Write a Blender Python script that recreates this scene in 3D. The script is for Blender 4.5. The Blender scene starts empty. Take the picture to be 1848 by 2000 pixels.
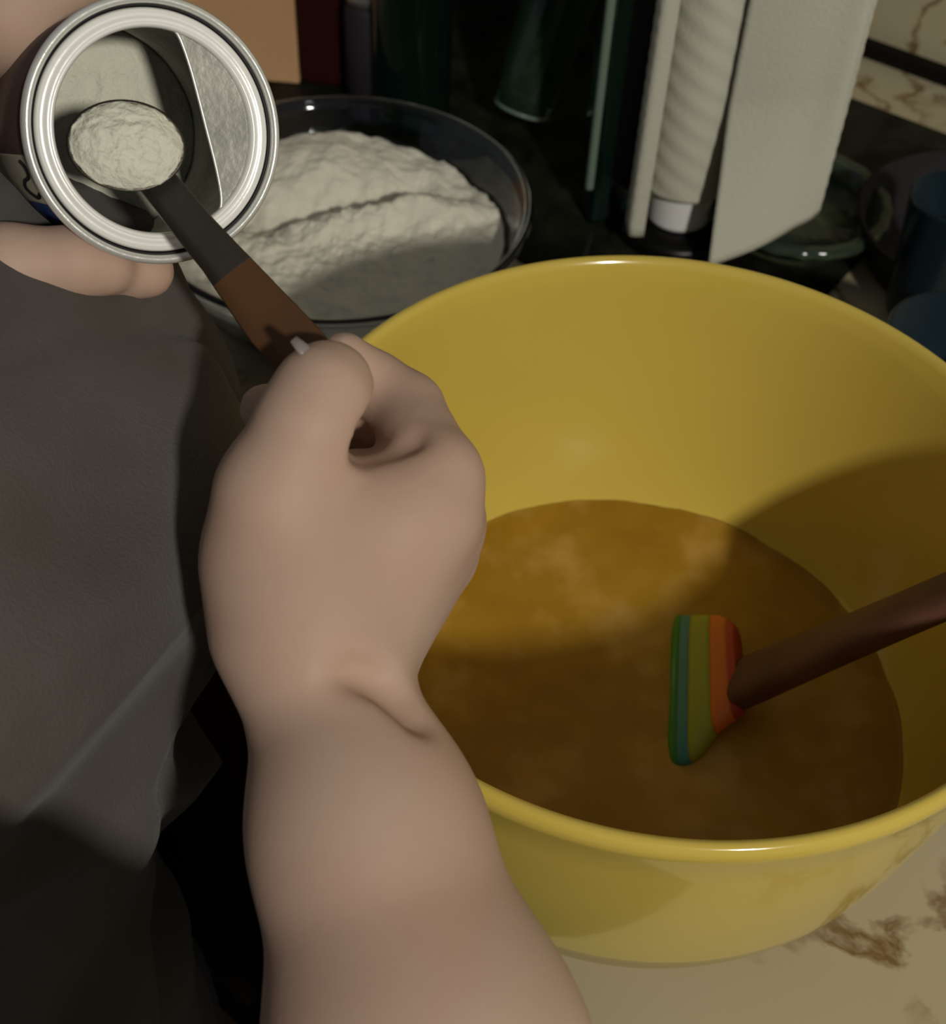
import bpy, bmesh, math, random
import numpy as np
from mathutils import Vector, Matrix, noise

random.seed(7)
SC = bpy.context.scene
COL = SC.collection

# ------------------------------------------------------------------ camera
CAM = np.array([-.0703, -.33, .495]); PIT = math.radians(47.55); ROL = math.radians(3.0); FPX = 2600.0
_F = np.array([0, math.cos(PIT), -math.sin(PIT)]); _R0 = np.array([1., 0, 0]); _U0 = np.array([0, math.sin(PIT), math.cos(PIT)])
_R = math.cos(ROL)*_R0 + math.sin(ROL)*_U0; _U = -math.sin(ROL)*_R0 + math.cos(ROL)*_U0
cam_d = bpy.data.cameras.new('camera'); cam = bpy.data.objects.new('camera', cam_d); COL.objects.link(cam)
cam_d.sensor_fit = 'HORIZONTAL'; cam_d.sensor_width = 36.0; cam_d.lens = FPX/1848*36
cam_d.clip_start = .01; cam_d.clip_end = 50
cam.matrix_world = Matrix(((_R[0], _U[0], -_F[0], CAM[0]), (_R[1], _U[1], -_F[1], CAM[1]), (_R[2], _U[2], -_F[2], CAM[2]), (0, 0, 0, 1)))
cam_d.dof.use_dof = True; cam_d.dof.focus_distance = .43; cam_d.dof.aperture_fstop = 16.0
SC.camera = cam

def ray(x, y): return _F + _R*(x-924)/FPX - _U*(y-1000)/FPX
def at(x, y, d): return Vector(CAM + ray(x, y)*d)              # photo pixel and distance -> a point of the place
def atz(x, y, z):
    r = ray(x, y); return Vector(CAM + r*((z-CAM[2])/r[2]))

# ------------------------------------------------------------------ world, lights, exposure
W = bpy.data.worlds.new('world'); SC.world = W; W.use_nodes = True
W.node_tree.nodes['Background'].inputs['Color'].default_value = (.62, .66, .74, 1)
W.node_tree.nodes['Background'].inputs['Strength'].default_value = .16
LD = Vector((.297, -.737, .605)).normalized()
ld = bpy.data.lights.new('ceiling_lamp', 'AREA'); ld.shape = 'DISK'; ld.size = .13; ld.energy = 27; ld.color = (1, .95, .86)
lo = bpy.data.objects.new('ceiling_lamp_light', ld); COL.objects.link(lo)
lo.location = LD*2.3; lo.rotation_euler = (-LD).to_track_quat('-Z', 'Y').to_euler()
SC.view_settings.view_transform = 'Standard'; SC.view_settings.look = 'None'
SC.view_settings.exposure = 0.0; SC.view_settings.gamma = 1.0; SC.view_settings.use_curve_mapping = False

# ------------------------------------------------------------------ materials
def s2l(c): return tuple((v/255/12.92 if v/255 <= .04045 else ((v/255+.055)/1.055)**2.4) for v in c)
def mat(name, col, rough=.5, metal=0, spec=.5, trans=0, ior=1.45, coat=0, sss=0, noise_amt=0, noise_scale=40, bump=0, bump_scale=200, col2=None, alpha=1, sheen=0):
    m = bpy.data.materials.new(name); m.use_nodes = True; nt = m.node_tree; b = nt.nodes['Principled BSDF']
    c = s2l(col) + (1,)
    b.inputs['Base Color'].default_value = c; b.inputs['Roughness'].default_value = rough; b.inputs['Metallic'].default_value = metal
    b.inputs['Specular IOR Level'].default_value = spec; b.inputs['Transmission Weight'].default_value = trans; b.inputs['IOR'].default_value = ior
    b.inputs['Coat Weight'].default_value = coat; b.inputs['Coat Roughness'].default_value = .05; b.inputs['Sheen Weight'].default_value = sheen
    if sss:
        b.inputs['Subsurface Weight'].default_value = sss; b.inputs['Subsurface Radius'].default_value = (1, .35, .2); b.inputs['Subsurface Scale'].default_value = .006
    tc = nt.nodes.new('ShaderNodeTexCoord')
    if noise_amt or col2:
        n = nt.nodes.new('ShaderNodeTexNoise'); n.inputs['Scale'].default_value = noise_scale; n.inputs['Detail'].default_value = 5
        nt.links.new(tc.outputs['Object'], n.inputs['Vector'])
        r = nt.nodes.new('ShaderNodeValToRGB'); r.color_ramp.elements[0].position = .35; r.color_ramp.elements[1].position = .65
        c2 = s2l(col2) + (1,) if col2 else tuple(v*(1-noise_amt) for v in c[:3]) + (1,)
        r.color_ramp.elements[0].color = c2; r.color_ramp.elements[1].color = c
        nt.links.new(n.outputs['Fac'], r.inputs['Fac']); nt.links.new(r.outputs['Color'], b.inputs['Base Color'])
    if bump:
        n2 = nt.nodes.new('ShaderNodeTexNoise'); n2.inputs['Scale'].default_value = bump_scale; n2.inputs['Detail'].default_value = 4
        nt.links.new(tc.outputs['Object'], n2.inputs['Vector'])
        bp = nt.nodes.new('ShaderNodeBump'); bp.inputs['Strength'].default_value = bump; bp.inputs['Distance'].default_value = .002
        nt.links.new(n2.outputs['Fac'], bp.inputs['Height']); nt.links.new(bp.outputs['Normal'], b.inputs['Normal'])
    return m
M = {}
M['yellow'] = mat('yellow_glaze', (214, 188, 84), .16, spec=.5, coat=.5, noise_amt=.05, noise_scale=9)
M['batter'] = mat('batter', (172, 132, 36), .35, spec=.35, col2=(158, 116, 28), noise_scale=22, bump=.15, bump_scale=60, sss=.05)
M['flour'] = mat('flour', (232, 228, 208), .95, spec=.1, noise_amt=.08, noise_scale=60, bump=.6, bump_scale=260)
M['powder'] = mat('baking_powder', (226, 226, 206), .95, spec=.1, noise_amt=.06, noise_scale=180, bump=.5, bump_scale=700)
M['glass'] = mat('clear_glass', (226, 232, 240), .04, trans=1, ior=1.45)
M['green_glass'] = mat('green_glass', (116, 156, 124), .06, trans=.92, ior=1.45)
M['dark_glass'] = mat('dark_green_glass', (6, 24, 18), .08, spec=.6)
M['skin'] = mat('skin', (194, 167, 148), .55, spec=.25, sss=.10, col2=(190, 158, 138), noise_scale=20, bump=.04, bump_scale=420)
M['nail'] = mat('nail', (140, 130, 126), .3, spec=.5)
M['shirt'] = mat('grey_shirt', (95, 92, 88), .95, spec=.1, col2=(82, 77, 71), noise_scale=14, bump=.35, bump_scale=900, sheen=.1)
M['trousers'] = mat('dark_trousers', (32, 34, 22), .9, spec=.1, noise_amt=.3, noise_scale=20)
M['tin'] = mat('tin_metal', (235, 236, 228), .30, metal=.45, bump=.08, bump_scale=250, noise_amt=.12, noise_scale=60)
M['tin_white'] = mat('tin_rim_white', (252, 252, 246), .28, metal=.15, spec=.6, bump=.05, bump_scale=200)
M['tin_in'] = mat('tin_inside', (170, 170, 160), .42, metal=.6, noise_amt=.25, noise_scale=80, bump=.10, bump_scale=300)
M['steel'] = mat('spoon_steel', (100, 95, 86), .40, metal=.93, bump=.08, bump_scale=200)
M['hair'] = mat('brown_hair', (54, 38, 26), .6, noise_amt=.3, noise_scale=120)
M['skin_reflection'] = mat('painted_skin_reflection', (100, 70, 44), .42, metal=.35)  # skin tone mirrored in the steel, put into the colour
M['label'] = mat('tin_label', (120, 116, 100), .5, noise_amt=.15, noise_scale=60)
M['label_dark'] = mat('tin_label_brown', (62, 46, 42), .35)
M['label_navy'] = mat('tin_label_navy', (26, 40, 78), .4)
M['ink'] = mat('ink', (18, 18, 20), .6)
M['towel'] = mat('paper_towel', (198, 198, 180), .95, spec=.1, bump=.25, bump_scale=500)
M['tube'] = mat('paper_tube', (232, 232, 230), .8, spec=.2)
M['black'] = mat('black_plastic', (12, 11, 9), .35, spec=.3)
M['black_matte'] = mat('black_matte', (20, 16, 12), .7, spec=.15)
M['tan'] = mat('tan_card', (206, 162, 118), .7, spec=.2, noise_amt=.08, noise_scale=12)
M['red'] = mat('dark_red_card', (44, 8, 5), .6, spec=.2)
M['teal'] = mat('teal_plastic', (6, 32, 42), .3, spec=.5)
M['slate'] = mat('slate_pan', (44, 40, 44), .6, spec=.2, noise_amt=.2, noise_scale=20)
M['wood'] = mat('dark_wood', (112, 76, 58), .55, spec=.3, col2=(90, 60, 48), noise_scale=30)
M['cabinet'] = mat('cabinet_wood', (56, 40, 22), .6, spec=.2, noise_amt=.3, noise_scale=10)
M['floor'] = mat('floor_vinyl', (60, 50, 36), .6, noise_amt=.3, noise_scale=4)
M['s_blue'] = mat('silicone_blue', (60, 130, 128), .45)
M['s_dgreen'] = mat('silicone_green', (48, 124, 30), .45)
M['s_green'] = mat('silicone_lime', (150, 158, 40), .45)
M['s_orange'] = mat('silicone_orange', (214, 112, 30), .45)
M['s_red'] = mat('silicone_red', (176, 52, 20), .45)
M['added_cloth'] = mat('added_cloth', (52, 38, 26), .95, spec=.05, noise_amt=.3, noise_scale=30)
M['mottled'] = mat('added_mottled_board', (38, 40, 30), .5, spec=.2, col2=(16, 14, 9), noise_scale=40)
M['glass_highlight'] = mat('painted_glass_highlight', (128, 150, 132), .3, trans=.3)  # pale colour painting the bright reflection lines of the glass
M['dish'] = mat('smoky_glass', (110, 128, 104), .10, trans=.8)
M['pull'] = mat('brushed_nickel', (180, 176, 170), .35, metal=.8)

def laminate(name):
    m = bpy.data.materials.new(name); m.use_nodes = True; nt = m.node_tree; b = nt.nodes['Principled BSDF']; L = nt.links.new
    b.inputs['Roughness'].default_value = .4; b.inputs['Specular IOR Level'].default_value = .3
    tc = nt.nodes.new('ShaderNodeTexCoord')
    n0 = nt.nodes.new('ShaderNodeTexNoise'); n0.inputs['Scale'].default_value = 7; n0.inputs['Detail'].default_value = 6; L(tc.outputs['Object'], n0.inputs['Vector'])
    mx = nt.nodes.new('ShaderNodeMixRGB'); mx.blend_type = 'ADD'; mx.inputs['Fac'].default_value = .12; L(tc.outputs['Object'], mx.inputs['Color1']); L(n0.outputs['Color'], mx.inputs['Color2'])
    n1 = nt.nodes.new('ShaderNodeTexNoise'); n1.inputs['Scale'].default_value = 13; n1.inputs['Detail'].default_value = 7; n1.inputs['Roughness'].default_value = .55; L(mx.outputs['Color'], n1.inputs['Vector'])
    rr = nt.nodes.new('ShaderNodeValToRGB'); cr = rr.color_ramp
    cr.elements[0].position = .455; cr.elements[0].color = (0, 0, 0, 1); cr.elements[1].position = .535; cr.elements[1].color = (0, 0, 0, 1)
    e = cr.elements.new(.495); e.color = (1, 1, 1, 1)
    L(n1.outputs['Fac'], rr.inputs['Fac'])
    n2 = nt.nodes.new('ShaderNodeTexNoise'); n2.inputs['Scale'].default_value = 13; n2.inputs['Detail'].default_value = 4; L(tc.outputs['Object'], n2.inputs['Vector'])
    r2 = nt.nodes.new('ShaderNodeValToRGB'); r2.color_ramp.elements[0].position = .40; r2.color_ramp.elements[1].position = .56; L(n2.outputs['Fac'], r2.inputs['Fac'])
    mu = nt.nodes.new('ShaderNodeMath'); mu.operation = 'MULTIPLY'; L(rr.outputs['Color'], mu.inputs[0]); L(r2.outputs['Color'], mu.inputs[1])
    base = nt.nodes.new('ShaderNodeValToRGB'); base.color_ramp.elements[0].color = s2l((176, 164, 130))+(1,); base.color_ramp.elements[1].color = s2l((196, 186, 154))+(1,)
    L(n0.outputs['Fac'], base.inputs['Fac'])
    fin = nt.nodes.new('ShaderNodeMixRGB'); L(mu.outputs[0], fin.inputs['Fac']); L(base.outputs['Color'], fin.inputs['Color1']); fin.inputs['Color2'].default_value = s2l((120, 92, 50))+(1,)
    L(fin.outputs['Color'], b.inputs['Base Color'])
    return m
M['laminate'] = laminate('marbled_laminate')

# ------------------------------------------------------------------ helpers
def link(name, verts, faces, m, parent=None, smooth=True, mats=None, fm=None):
    me = bpy.data.meshes.new(name); me.from_pydata([tuple(v) for v in verts], [], [tuple(f) for f in faces]); me.validate(); me.update()
    o = bpy.data.objects.new(name, me); COL.objects.link(o); me.materials.append(m)
    if smooth: me.polygons.foreach_set('use_smooth', [True]*len(me.polygons))
    if parent is not None: o.parent = parent
    bm = bmesh.new(); bm.from_mesh(me); bmesh.ops.recalc_face_normals(bm, faces=bm.faces); bm.to_mesh(me); bm.free()
    return o
def tag(o, label=None, cat=None, group=None, kind=None):
    if label: o['label'] = label
    if cat: o['category'] = cat
    if group: o['group'] = group
    if kind: o['kind'] = kind
    return o
def empty(name, loc=(0, 0, 0)):
    o = bpy.data.objects.new(name, None); COL.objects.link(o); o.location = loc; o.empty_display_size = .02; return o
def par(o, p):
    """parent keeping the world placement (parents are unrotated empties)"""
    o.parent = p; o.matrix_parent_inverse = Matrix.Translation(-Vector(p.location)); return o
def lathe(name, prof, m, origin=(0, 0, 0), frame=None, n=96, parent=None, wob=None):
    vs, fs = [], []
    k = len(prof)
    for i in range(n):
        a = 2*math.pi*i/n
        for (r, z) in prof:
            rr = r*(wob(a, z) if wob else 1)
            v = Vector((rr*math.cos(a), rr*math.sin(a), z))
            if frame: v = frame @ v
            vs.append(v + Vector(origin))
    for i in range(n):
        j = (i+1) % n
        for q in range(k-1):
            fs.append((i*k+q, j*k+q, j*k+q+1, i*k+q+1))
    o = link(name, vs, fs, m)
    bm = bmesh.new(); bm.from_mesh(o.data); bmesh.ops.remove_doubles(bm, verts=bm.verts, dist=1e-6); bmesh.ops.recalc_face_normals(bm, faces=bm.faces); bm.to_mesh(o.data); bm.free()
    if parent: par(o, parent)
    return o
def tube(name, pts, rad, m, n=12, parent=None, flat=1.0, closed_ends=True, up=None):
    pts = [Vector(p) for p in pts]; rads = rad if isinstance(rad, (list, tuple)) else [rad]*len(pts)
    vs, fs = [], []; prev = None
    for i, p in enumerate(pts):
        t = (pts[min(i+1, len(pts)-1)] - pts[max(i-1, 0)]).normalized()
        ref = up if up else (Vector((0, 0, 1)) if abs(t.z) < .95 else Vector((1, 0, 0)))
        a = t.cross(ref).normalized()
        if prev and a.dot(prev) < 0: a = -a
        prev = a; b = t.cross(a).normalized()
        for j in range(n):
            q = 2*math.pi*j/n; vs.append(p + a*math.cos(q)*rads[i] + b*math.sin(q)*rads[i]*flat)
    for i in range(len(pts)-1):
        for j in range(n):
            k = (j+1) % n; fs.append((i*n+j, i*n+k, (i+1)*n+k, (i+1)*n+j))
    if closed_ends:
        fs.append(tuple(range(n))); fs.append(tuple((len(pts)-1)*n+j for j in range(n)))
    o = link(name, vs, fs, m)
    if parent: par(o, parent)
    return o
def box(name, c, size, m, parent=None, rot=0, bev=.002, frame=None):
    bm = bmesh.new(); bmesh.ops.create_cube(bm, size=1)
    for v in bm.verts: v.co = Vector((v.co.x*size[0], v.co.y*size[1], v.co.z*size[2]))
    if bev: bmesh.ops.bevel(bm, geom=list(bm.edges), offset=bev, segments=3, affect='EDGES', profile=.6)
    F = frame if frame else Matrix.Rotation(rot, 3, 'Z')
    for v in bm.verts: v.co = F @ v.co + Vector(c)
    me = bpy.data.meshes.new(name); bm.to_mesh(me); bm.free(); me.materials.append(m)
    o = bpy.data.objects.new(name, me); COL.objects.link(o)
    if parent: par(o, parent)
    return o
def spline(pts, k=8):
    pts = [Vector(p) for p in pts]; out = []
    P = [pts[0]*2-pts[1]] + pts + [pts[-1]*2-pts[-2]]
    for i in range(1, len(P)-2):
        for j in range(k):
            t = j/k; a, b, c, d = P[i-1], P[i], P[i+1], P[i+2]
            out.append(.5*((2*b) + (c-a)*t + (2*a-5*b+4*c-d)*t*t + (3*b-a-3*c+d)*t**3))
    out.append(pts[-1]); return out
def lin(x, xs, ys): return float(np.interp(x, xs, ys))

# surface nets over a signed distance field ------------------------------------------------
def smin(a, b, k):
    h = np.clip(.5 + .5*(b-a)/k, 0, 1); return b*(1-h) + a*h - k*h*(1-h)
class Field:
    def __init__(s, lo, hi, h):
        s.h = h; s.lo = np.array(lo, np.float32); s.n = (np.ceil((np.array(hi)-np.array(lo))/h).astype(int)+1)
        s.ax = [s.lo[i]+h*np.arange(s.n[i], dtype=np.float32) for i in range(3)]
        s.v = np.full(s.n, .05, np.float32)
    def sub(s, lo, hi):
        sl = []
        for i in range(3):
            a = int(np.clip((lo[i]-s.lo[i])/s.h, 0, s.n[i])); b = int(np.clip((hi[i]-s.lo[i])/s.h+2, 0, s.n[i])); sl.append(slice(a, b))
        return tuple(sl), [s.ax[i][sl[i]] for i in range(3)]
    def cone(s, p, q, ra, rb, k=.006, mode='add', pad=.03):
        p = np.array(p, np.float32); q = np.array(q, np.float32); R = max(ra, rb)+pad
        sl, (X, Y, Z) = s.sub(np.minimum(p, q)-R, np.maximum(p, q)+R)
        if 0 in (len(X), len(Y), len(Z)): return
        X, Y, Z = X[:, None, None]-p[0], Y[None, :, None]-p[1], Z[None, None, :]-p[2]
        d = q-p; L = float(d@d)+1e-12
        t = np.clip((X*d[0]+Y*d[1]+Z*d[2])/L, 0, 1)
        dd = np.sqrt((X-t*d[0])**2+(Y-t*d[1])**2+(Z-t*d[2])**2) - (ra+(rb-ra)*t)
        if mode == 'add': s.v[sl] = smin(s.v[sl], dd, k)
        else: s.v[sl] = -smin(-s.v[sl], dd, k)
    def mesh(s):
        v = s.v; nx, ny, nz = v.shape
        ins = v < 0
        c = ins[:-1, :-1, :-1].astype(np.int8)
        for i in (0, 1):
            for j in (0, 1):
                for k in (0, 1):
                    if i+j+k: c += ins[i:nx-1+i, j:ny-1+j, k:nz-1+k]
        act = np.argwhere((c > 0) & (c < 8)); idx = np.full(c.shape, -1, np.int32); idx[tuple(act.T)] = np.arange(len(act))
        acc = np.zeros((len(act), 3)); cnt = np.zeros(len(act))
        corners = [(i, j, k) for i in (0, 1) for j in (0, 1) for k in (0, 1)]
        val = {cc: v[act[:, 0]+cc[0], act[:, 1]+cc[1], act[:, 2]+cc[2]] for cc in corners}
        for a in corners:
            for ax in range(3):
                if a[ax] == 0:
                    b = list(a); b[ax] = 1; b = tuple(b)
                    va, vb = val[a], val[b]; m = (va < 0) != (vb < 0)
                    t = np.where(m, va/(va-vb+1e-20), 0); P = np.tile(np.array(a, float), (len(act), 1)); P[:, ax] += t
                    acc[m] += P[m]; cnt[m] += 1
        vert = (act + acc/cnt[:, None])*s.h + s.lo
        faces = []
        for ax in range(3):
            sl0 = [slice(1, None)]*3; sl0[ax] = slice(None, -1)
            o1, o2 = [a for a in range(3) if a != ax]
            A = ins[:, :, :]; lo_ = [slice(1, -1)]*3; lo_[ax] = slice(0, -1); hi_ = [slice(1, -1)]*3; hi_[ax] = slice(1, None)
            a0 = A[tuple(lo_)]; a1 = A[tuple(hi_)]; e = np.argwhere(a0 != a1)
            sgn = a0[tuple(e.T)]
            e = e + 1; e[:, ax] -= 1
            def g(d1, d2):
                q = e.copy(); q[:, o1] += d1; q[:, o2] += d2; return idx[tuple(q.T)]
            f = np.stack([g(-1, -1), g(0, -1), g(0, 0), g(-1, 0)], 1)
            flip = sgn if ax != 1 else ~sgn
            f[~flip] = f[~flip][:, ::-1]
            faces.append(f)
        return vert, np.concatenate(faces)
def np_mesh(name, V, F, m, parent=None):
    me = bpy.data.meshes.new(name)
    me.vertices.add(len(V)); me.vertices.foreach_set('co', V.astype(np.float32).ravel())
    me.loops.add(F.size); me.loops.foreach_set('vertex_index', F.astype(np.int32).ravel())
    me.polygons.add(len(F)); me.polygons.foreach_set('loop_start', np.arange(0, F.size, 4, dtype=np.int32)); me.polygons.foreach_set('loop_total', np.full(len(F), 4, np.int32))
    me.polygons.foreach_set('use_smooth', np.ones(len(F), bool)); me.update(calc_edges=True); me.validate()
    me.materials.append(m); o = bpy.data.objects.new(name, me); COL.objects.link(o)
    if parent is not None: par(o, parent)
    return o
def relax(V, F, it=2, lam=.5):
    for _ in range(it):
        S = np.zeros_like(V); c = np.zeros(len(V))
        for a, b in ((0, 1), (1, 2), (2, 3), (3, 0)):
            for p, q in ((a, b), (b, a)):
                for ax in range(3): S[:, ax] += np.bincount(F[:, p], weights=V[F[:, q], ax], minlength=len(V))
                c += np.bincount(F[:, p], minlength=len(V))
        V = V + lam*(S/np.maximum(c, 1)[:, None]-V)
    return V
def normals(V, F):
    n = np.cross(V[F[:, 2]]-V[F[:, 0]], V[F[:, 3]]-V[F[:, 1]]); N = np.zeros_like(V)
    for k in range(4):
        for ax in range(3): N[:, ax] += np.bincount(F[:, k], weights=n[:, ax], minlength=len(V))
    return N/np.maximum(np.linalg.norm(N, axis=1), 1e-12)[:, None]

# ------------------------------------------------------------------ the setting
ZC = -.006                                    # worktop height in this script's coordinates
NV = Vector((.5708, .8211, 0)); TV = Vector((.8211, -.5708, 0))   # towards the wall / along the wall
ANG = math.atan2(TV.y, TV.x); WALL = .626; EDGE = -.128
def nt_(n, t, z=0): return NV*n + TV*t + Vector((0, 0, z))
def G(x, y, z=ZC): return atz(x, y, z)
ct = box('countertop', nt_((WALL+EDGE)/2, .1, ZC-.019), (2.6, WALL-EDGE, .038), M['laminate'], rot=ANG, bev=.004)
tag(ct, 'cream marbled laminate worktop with brown veins under the yellow bowl', 'worktop')
fl = box('floor', nt_(0, .1, -.945), (4, 3, .02), M['floor'], rot=ANG, bev=0); tag(fl, kind='structure')
wl = box('wall_back', nt_(WALL+.06, .1, .4), (4, .1, 2.7), M['laminate'], rot=ANG, bev=0); tag(wl, kind='structure')
tr = box('trim_1', nt_(WALL+.001, .1, ZC+.006), (2.6, .010, .012), M['black_matte'], rot=ANG, bev=.002); tag(tr, kind='structure')
cb = empty('base_cabinet', nt_(EDGE+.3, .1, -.92))
tag(cb, 'dark brown base cabinet below the worktop, glimpsed between shirt and forearm', 'cabinet')
box('cabinet_body', nt_((WALL+EDGE)/2+.02, .1, -.485), (2.5, WALL-EDGE-.05, .86), M['cabinet'], parent=cb, rot=ANG)
for k in range(4):
    d = box('door', nt_(EDGE+.038, -.85+.62*k, -.47), (.60, .018, .78), M['cabinet'], parent=cb, rot=ANG)
    h = tube('door_handle', [nt_(EDGE+.03, -.60+.62*k, -.20), nt_(EDGE+.005, -.60+.62*k, -.195), nt_(EDGE+.005, -.60+.62*k, -.11), nt_(EDGE+.03, -.60+.62*k, -.105)], .004, M['pull'])
    h.parent = d; h.matrix_parent_inverse = Matrix()

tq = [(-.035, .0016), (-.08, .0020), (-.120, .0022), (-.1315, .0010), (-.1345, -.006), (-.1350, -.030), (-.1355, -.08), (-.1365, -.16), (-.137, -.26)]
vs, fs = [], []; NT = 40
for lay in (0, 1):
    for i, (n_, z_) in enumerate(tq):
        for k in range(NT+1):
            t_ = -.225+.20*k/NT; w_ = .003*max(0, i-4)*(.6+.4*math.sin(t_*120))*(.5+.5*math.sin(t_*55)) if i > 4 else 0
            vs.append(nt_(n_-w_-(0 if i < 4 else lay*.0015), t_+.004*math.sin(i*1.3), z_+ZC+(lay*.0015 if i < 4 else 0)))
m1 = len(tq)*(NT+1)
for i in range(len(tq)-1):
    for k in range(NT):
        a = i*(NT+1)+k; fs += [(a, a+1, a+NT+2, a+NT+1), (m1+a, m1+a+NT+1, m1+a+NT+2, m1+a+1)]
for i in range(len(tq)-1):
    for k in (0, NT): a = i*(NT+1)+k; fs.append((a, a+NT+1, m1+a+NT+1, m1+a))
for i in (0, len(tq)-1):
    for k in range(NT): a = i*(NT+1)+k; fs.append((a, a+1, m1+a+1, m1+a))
clo = link('added_dark_cloth', vs, fs, M['added_cloth']); tag(clo, 'added dark brown cloth standing in for the dark gap between the grey shirt and the forearm', 'cloth')  # added cloth, darkens the gap where pale worktop would show
# ------------------------------------------------------------------ yellow mixing bowl and batter
prof = [(0, ZC+.004), (.070, ZC+.004), (.072, ZC), (.084, ZC), (.087, ZC+.003), (.100, .003), (.110, .009), (.1165, .0165), (.1178, .0172), (.1198, .0215), (.1206, .0222), (.1228, .0290), (.1236, .0297), (.1254, .0370), (.1262, .0377),
        (.1278, .045), (.1305, .060), (.1335, .080), (.1362, .100), (.1388, .125), (.1402, .138), (.1416, .1425), (.1420, .1455),
        (.1412, .1488), (.1394, .1503), (.1374, .1494), (.1362, .1465), (.1352, .138), (.1342, .120), (.1322, .095), (.1292, .070), (.1252, .045), (.1192, .022), (.112, .012), (.095, .006), (.07, .003), (0, .002)]
bowl = lathe('mixing_bowl', prof, M['yellow'], n=160)
tag(bowl, 'large glossy yellow ceramic mixing bowl holding orange-brown batter', 'bowl')
RB = .1190; ZB = .0195
bv, bf = [], []
NR, NA = 60, 160
for i in range(NR+1):
    r = RB*i/NR
    for j in range(NA):
        a = 2*math.pi*j/NA; x, y = r*math.cos(a), r*math.sin(a)
        z = ZB + .0010*noise.noise(Vector((x*26, y*26, 3))) + .0005*noise.noise(Vector((x*80, y*80, 9)))
        if i == NR: z = ZB+.0012
        bv.append((x, y, z))
for i in range(NR):
    for j in range(NA): bf.append((i*NA+j, i*NA+(j+1) % NA, (i+1)*NA+(j+1) % NA, (i+1)*NA+j))
b0 = len(bv)
for r, z in ((RB-.009, ZB-.006), (.094, ZB-.0115)):
    for j in range(NA): bv.append((r*math.cos(2*math.pi*j/NA), r*math.sin(2*math.pi*j/NA), z))
for j in range(NA):
    k = (j+1) % NA
    bf.append((NR*NA+j, NR*NA+k, b0+k, b0+j)); bf.append((b0+j, b0+k, b0+NA+k, b0+NA+j))
bf.append(tuple(b0+NA+j for j in range(NA)))
bat = link('batter', bv, bf, M['batter']); tag(bat, 'smooth orange-brown batter inside the yellow bowl', 'batter')
# pale blots of unmixed flour on the batter: colour of the batter itself
nt = M['batter'].node_tree; bs = nt.nodes['Principled BSDF']; src = bs.inputs['Base Color'].links[0].from_socket
tcn = nt.nodes.new('ShaderNodeTexCoord'); nn = nt.nodes.new('ShaderNodeTexNoise'); nn.inputs['Scale'].default_value = 34; nn.inputs['Detail'].default_value = 3
nt.links.new(tcn.outputs['Object'], nn.inputs['Vector']); rp = nt.nodes.new('ShaderNodeValToRGB'); rp.color_ramp.elements[0].position = .52; rp.color_ramp.elements[1].position = .72
nt.links.new(nn.outputs['Fac'], rp.inputs['Fac']); mm = nt.nodes.new('ShaderNodeMixRGB'); ml = nt.nodes.new('ShaderNodeMath'); ml.operation = 'MULTIPLY'; ml.inputs[1].default_value = .55
nt.links.new(rp.outputs['Color'], ml.inputs[0]); nt.links.new(ml.outputs[0], mm.inputs['Fac']); nt.links.new(src, mm.inputs['Color1']); mm.inputs['Color2'].default_value = s2l((204, 164, 92))+(1,)
nt.links.new(mm.outputs['Color'], bs.inputs['Base Color'])

# ------------------------------------------------------------------ spatula
P0 = atz(1452, 1334, .032); P1 = Vector((.1375, -.0216, .1600))
sd = (P1-P0).normalized(); sw = sd.cross(Vector((0, 0, 1))).normalized(); sn = sw.cross(sd).normalized()
if sn.z < 0: sn = -sn
sp = empty('spatula', P0); tag(sp, 'spatula with rainbow striped silicone head and dark wooden handle standing in the batter', 'spatula')
def sp_at(u, w, n=0): return P0 + sd*u + sw*w + sn*n
L0 = (P1-P0).length
# blade corners: the left edge dips into the batter
cLT, cLB = atz(1324, 1203, ZB-.0015), atz(1314, 1500, ZB-.0015)
cRT, cRB = atz(1436, 1205, .033), atz(1448, 1392, .030)
cLT2, cLB2 = cLT+(cLT-cRT)*.22+Vector((0, 0, -.011)), cLB+(cLB-atz(1448, 1500, .030))*.22+Vector((0, 0, -.011))
bn = (cRT-cLT).cross(cLB-cLT).normalized()
if bn.z < 0: bn = -bn
def blade(u, v):
    """u: 0 at the batter, 1 at the handle; v: -1 far edge, 1 near edge"""
    if u < 0: a = cLT.lerp(cLT2, -u/.3); b = cLB.lerp(cLB2, -u/.3)
    else:
        a = cLT.lerp(cRT, u); b = cLB.lerp(cRB, u)
        k = max(0, u-.70)/.30; a = a.lerp(b, .10*k*k); bow = max(0, .62-u)
        b = b + (cLB-cLT)*(.055*math.sin(min(1, u/.62)*math.pi))
    return a.lerp(b, (v+1)/2)
def stripe(u0, u1, m, lb):
    vs, fs, n, st = [], [], 28, 5
    for i in range(st+1):
        u = u0+(u1-u0)*i/st
        for j in range(n):
            a = 2*math.pi*j/n; cx, sx = math.cos(a), math.sin(a)
            vs.append(blade(u, math.copysign(abs(cx)**.45, cx)) + bn*math.copysign(abs(sx)**.7, sx)*(.0042+.0010*max(0, u)))
    for i in range(st):
        for j in range(n): k = (j+1) % n; fs.append((i*n+j, i*n+k, (i+1)*n+k, (i+1)*n+j))
    fs.append(tuple(range(n))); fs.append(tuple(st*n+j for j in range(n)))
    o = par(link('head_stripe', vs, fs, m), sp); o['label'] = lb
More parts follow.
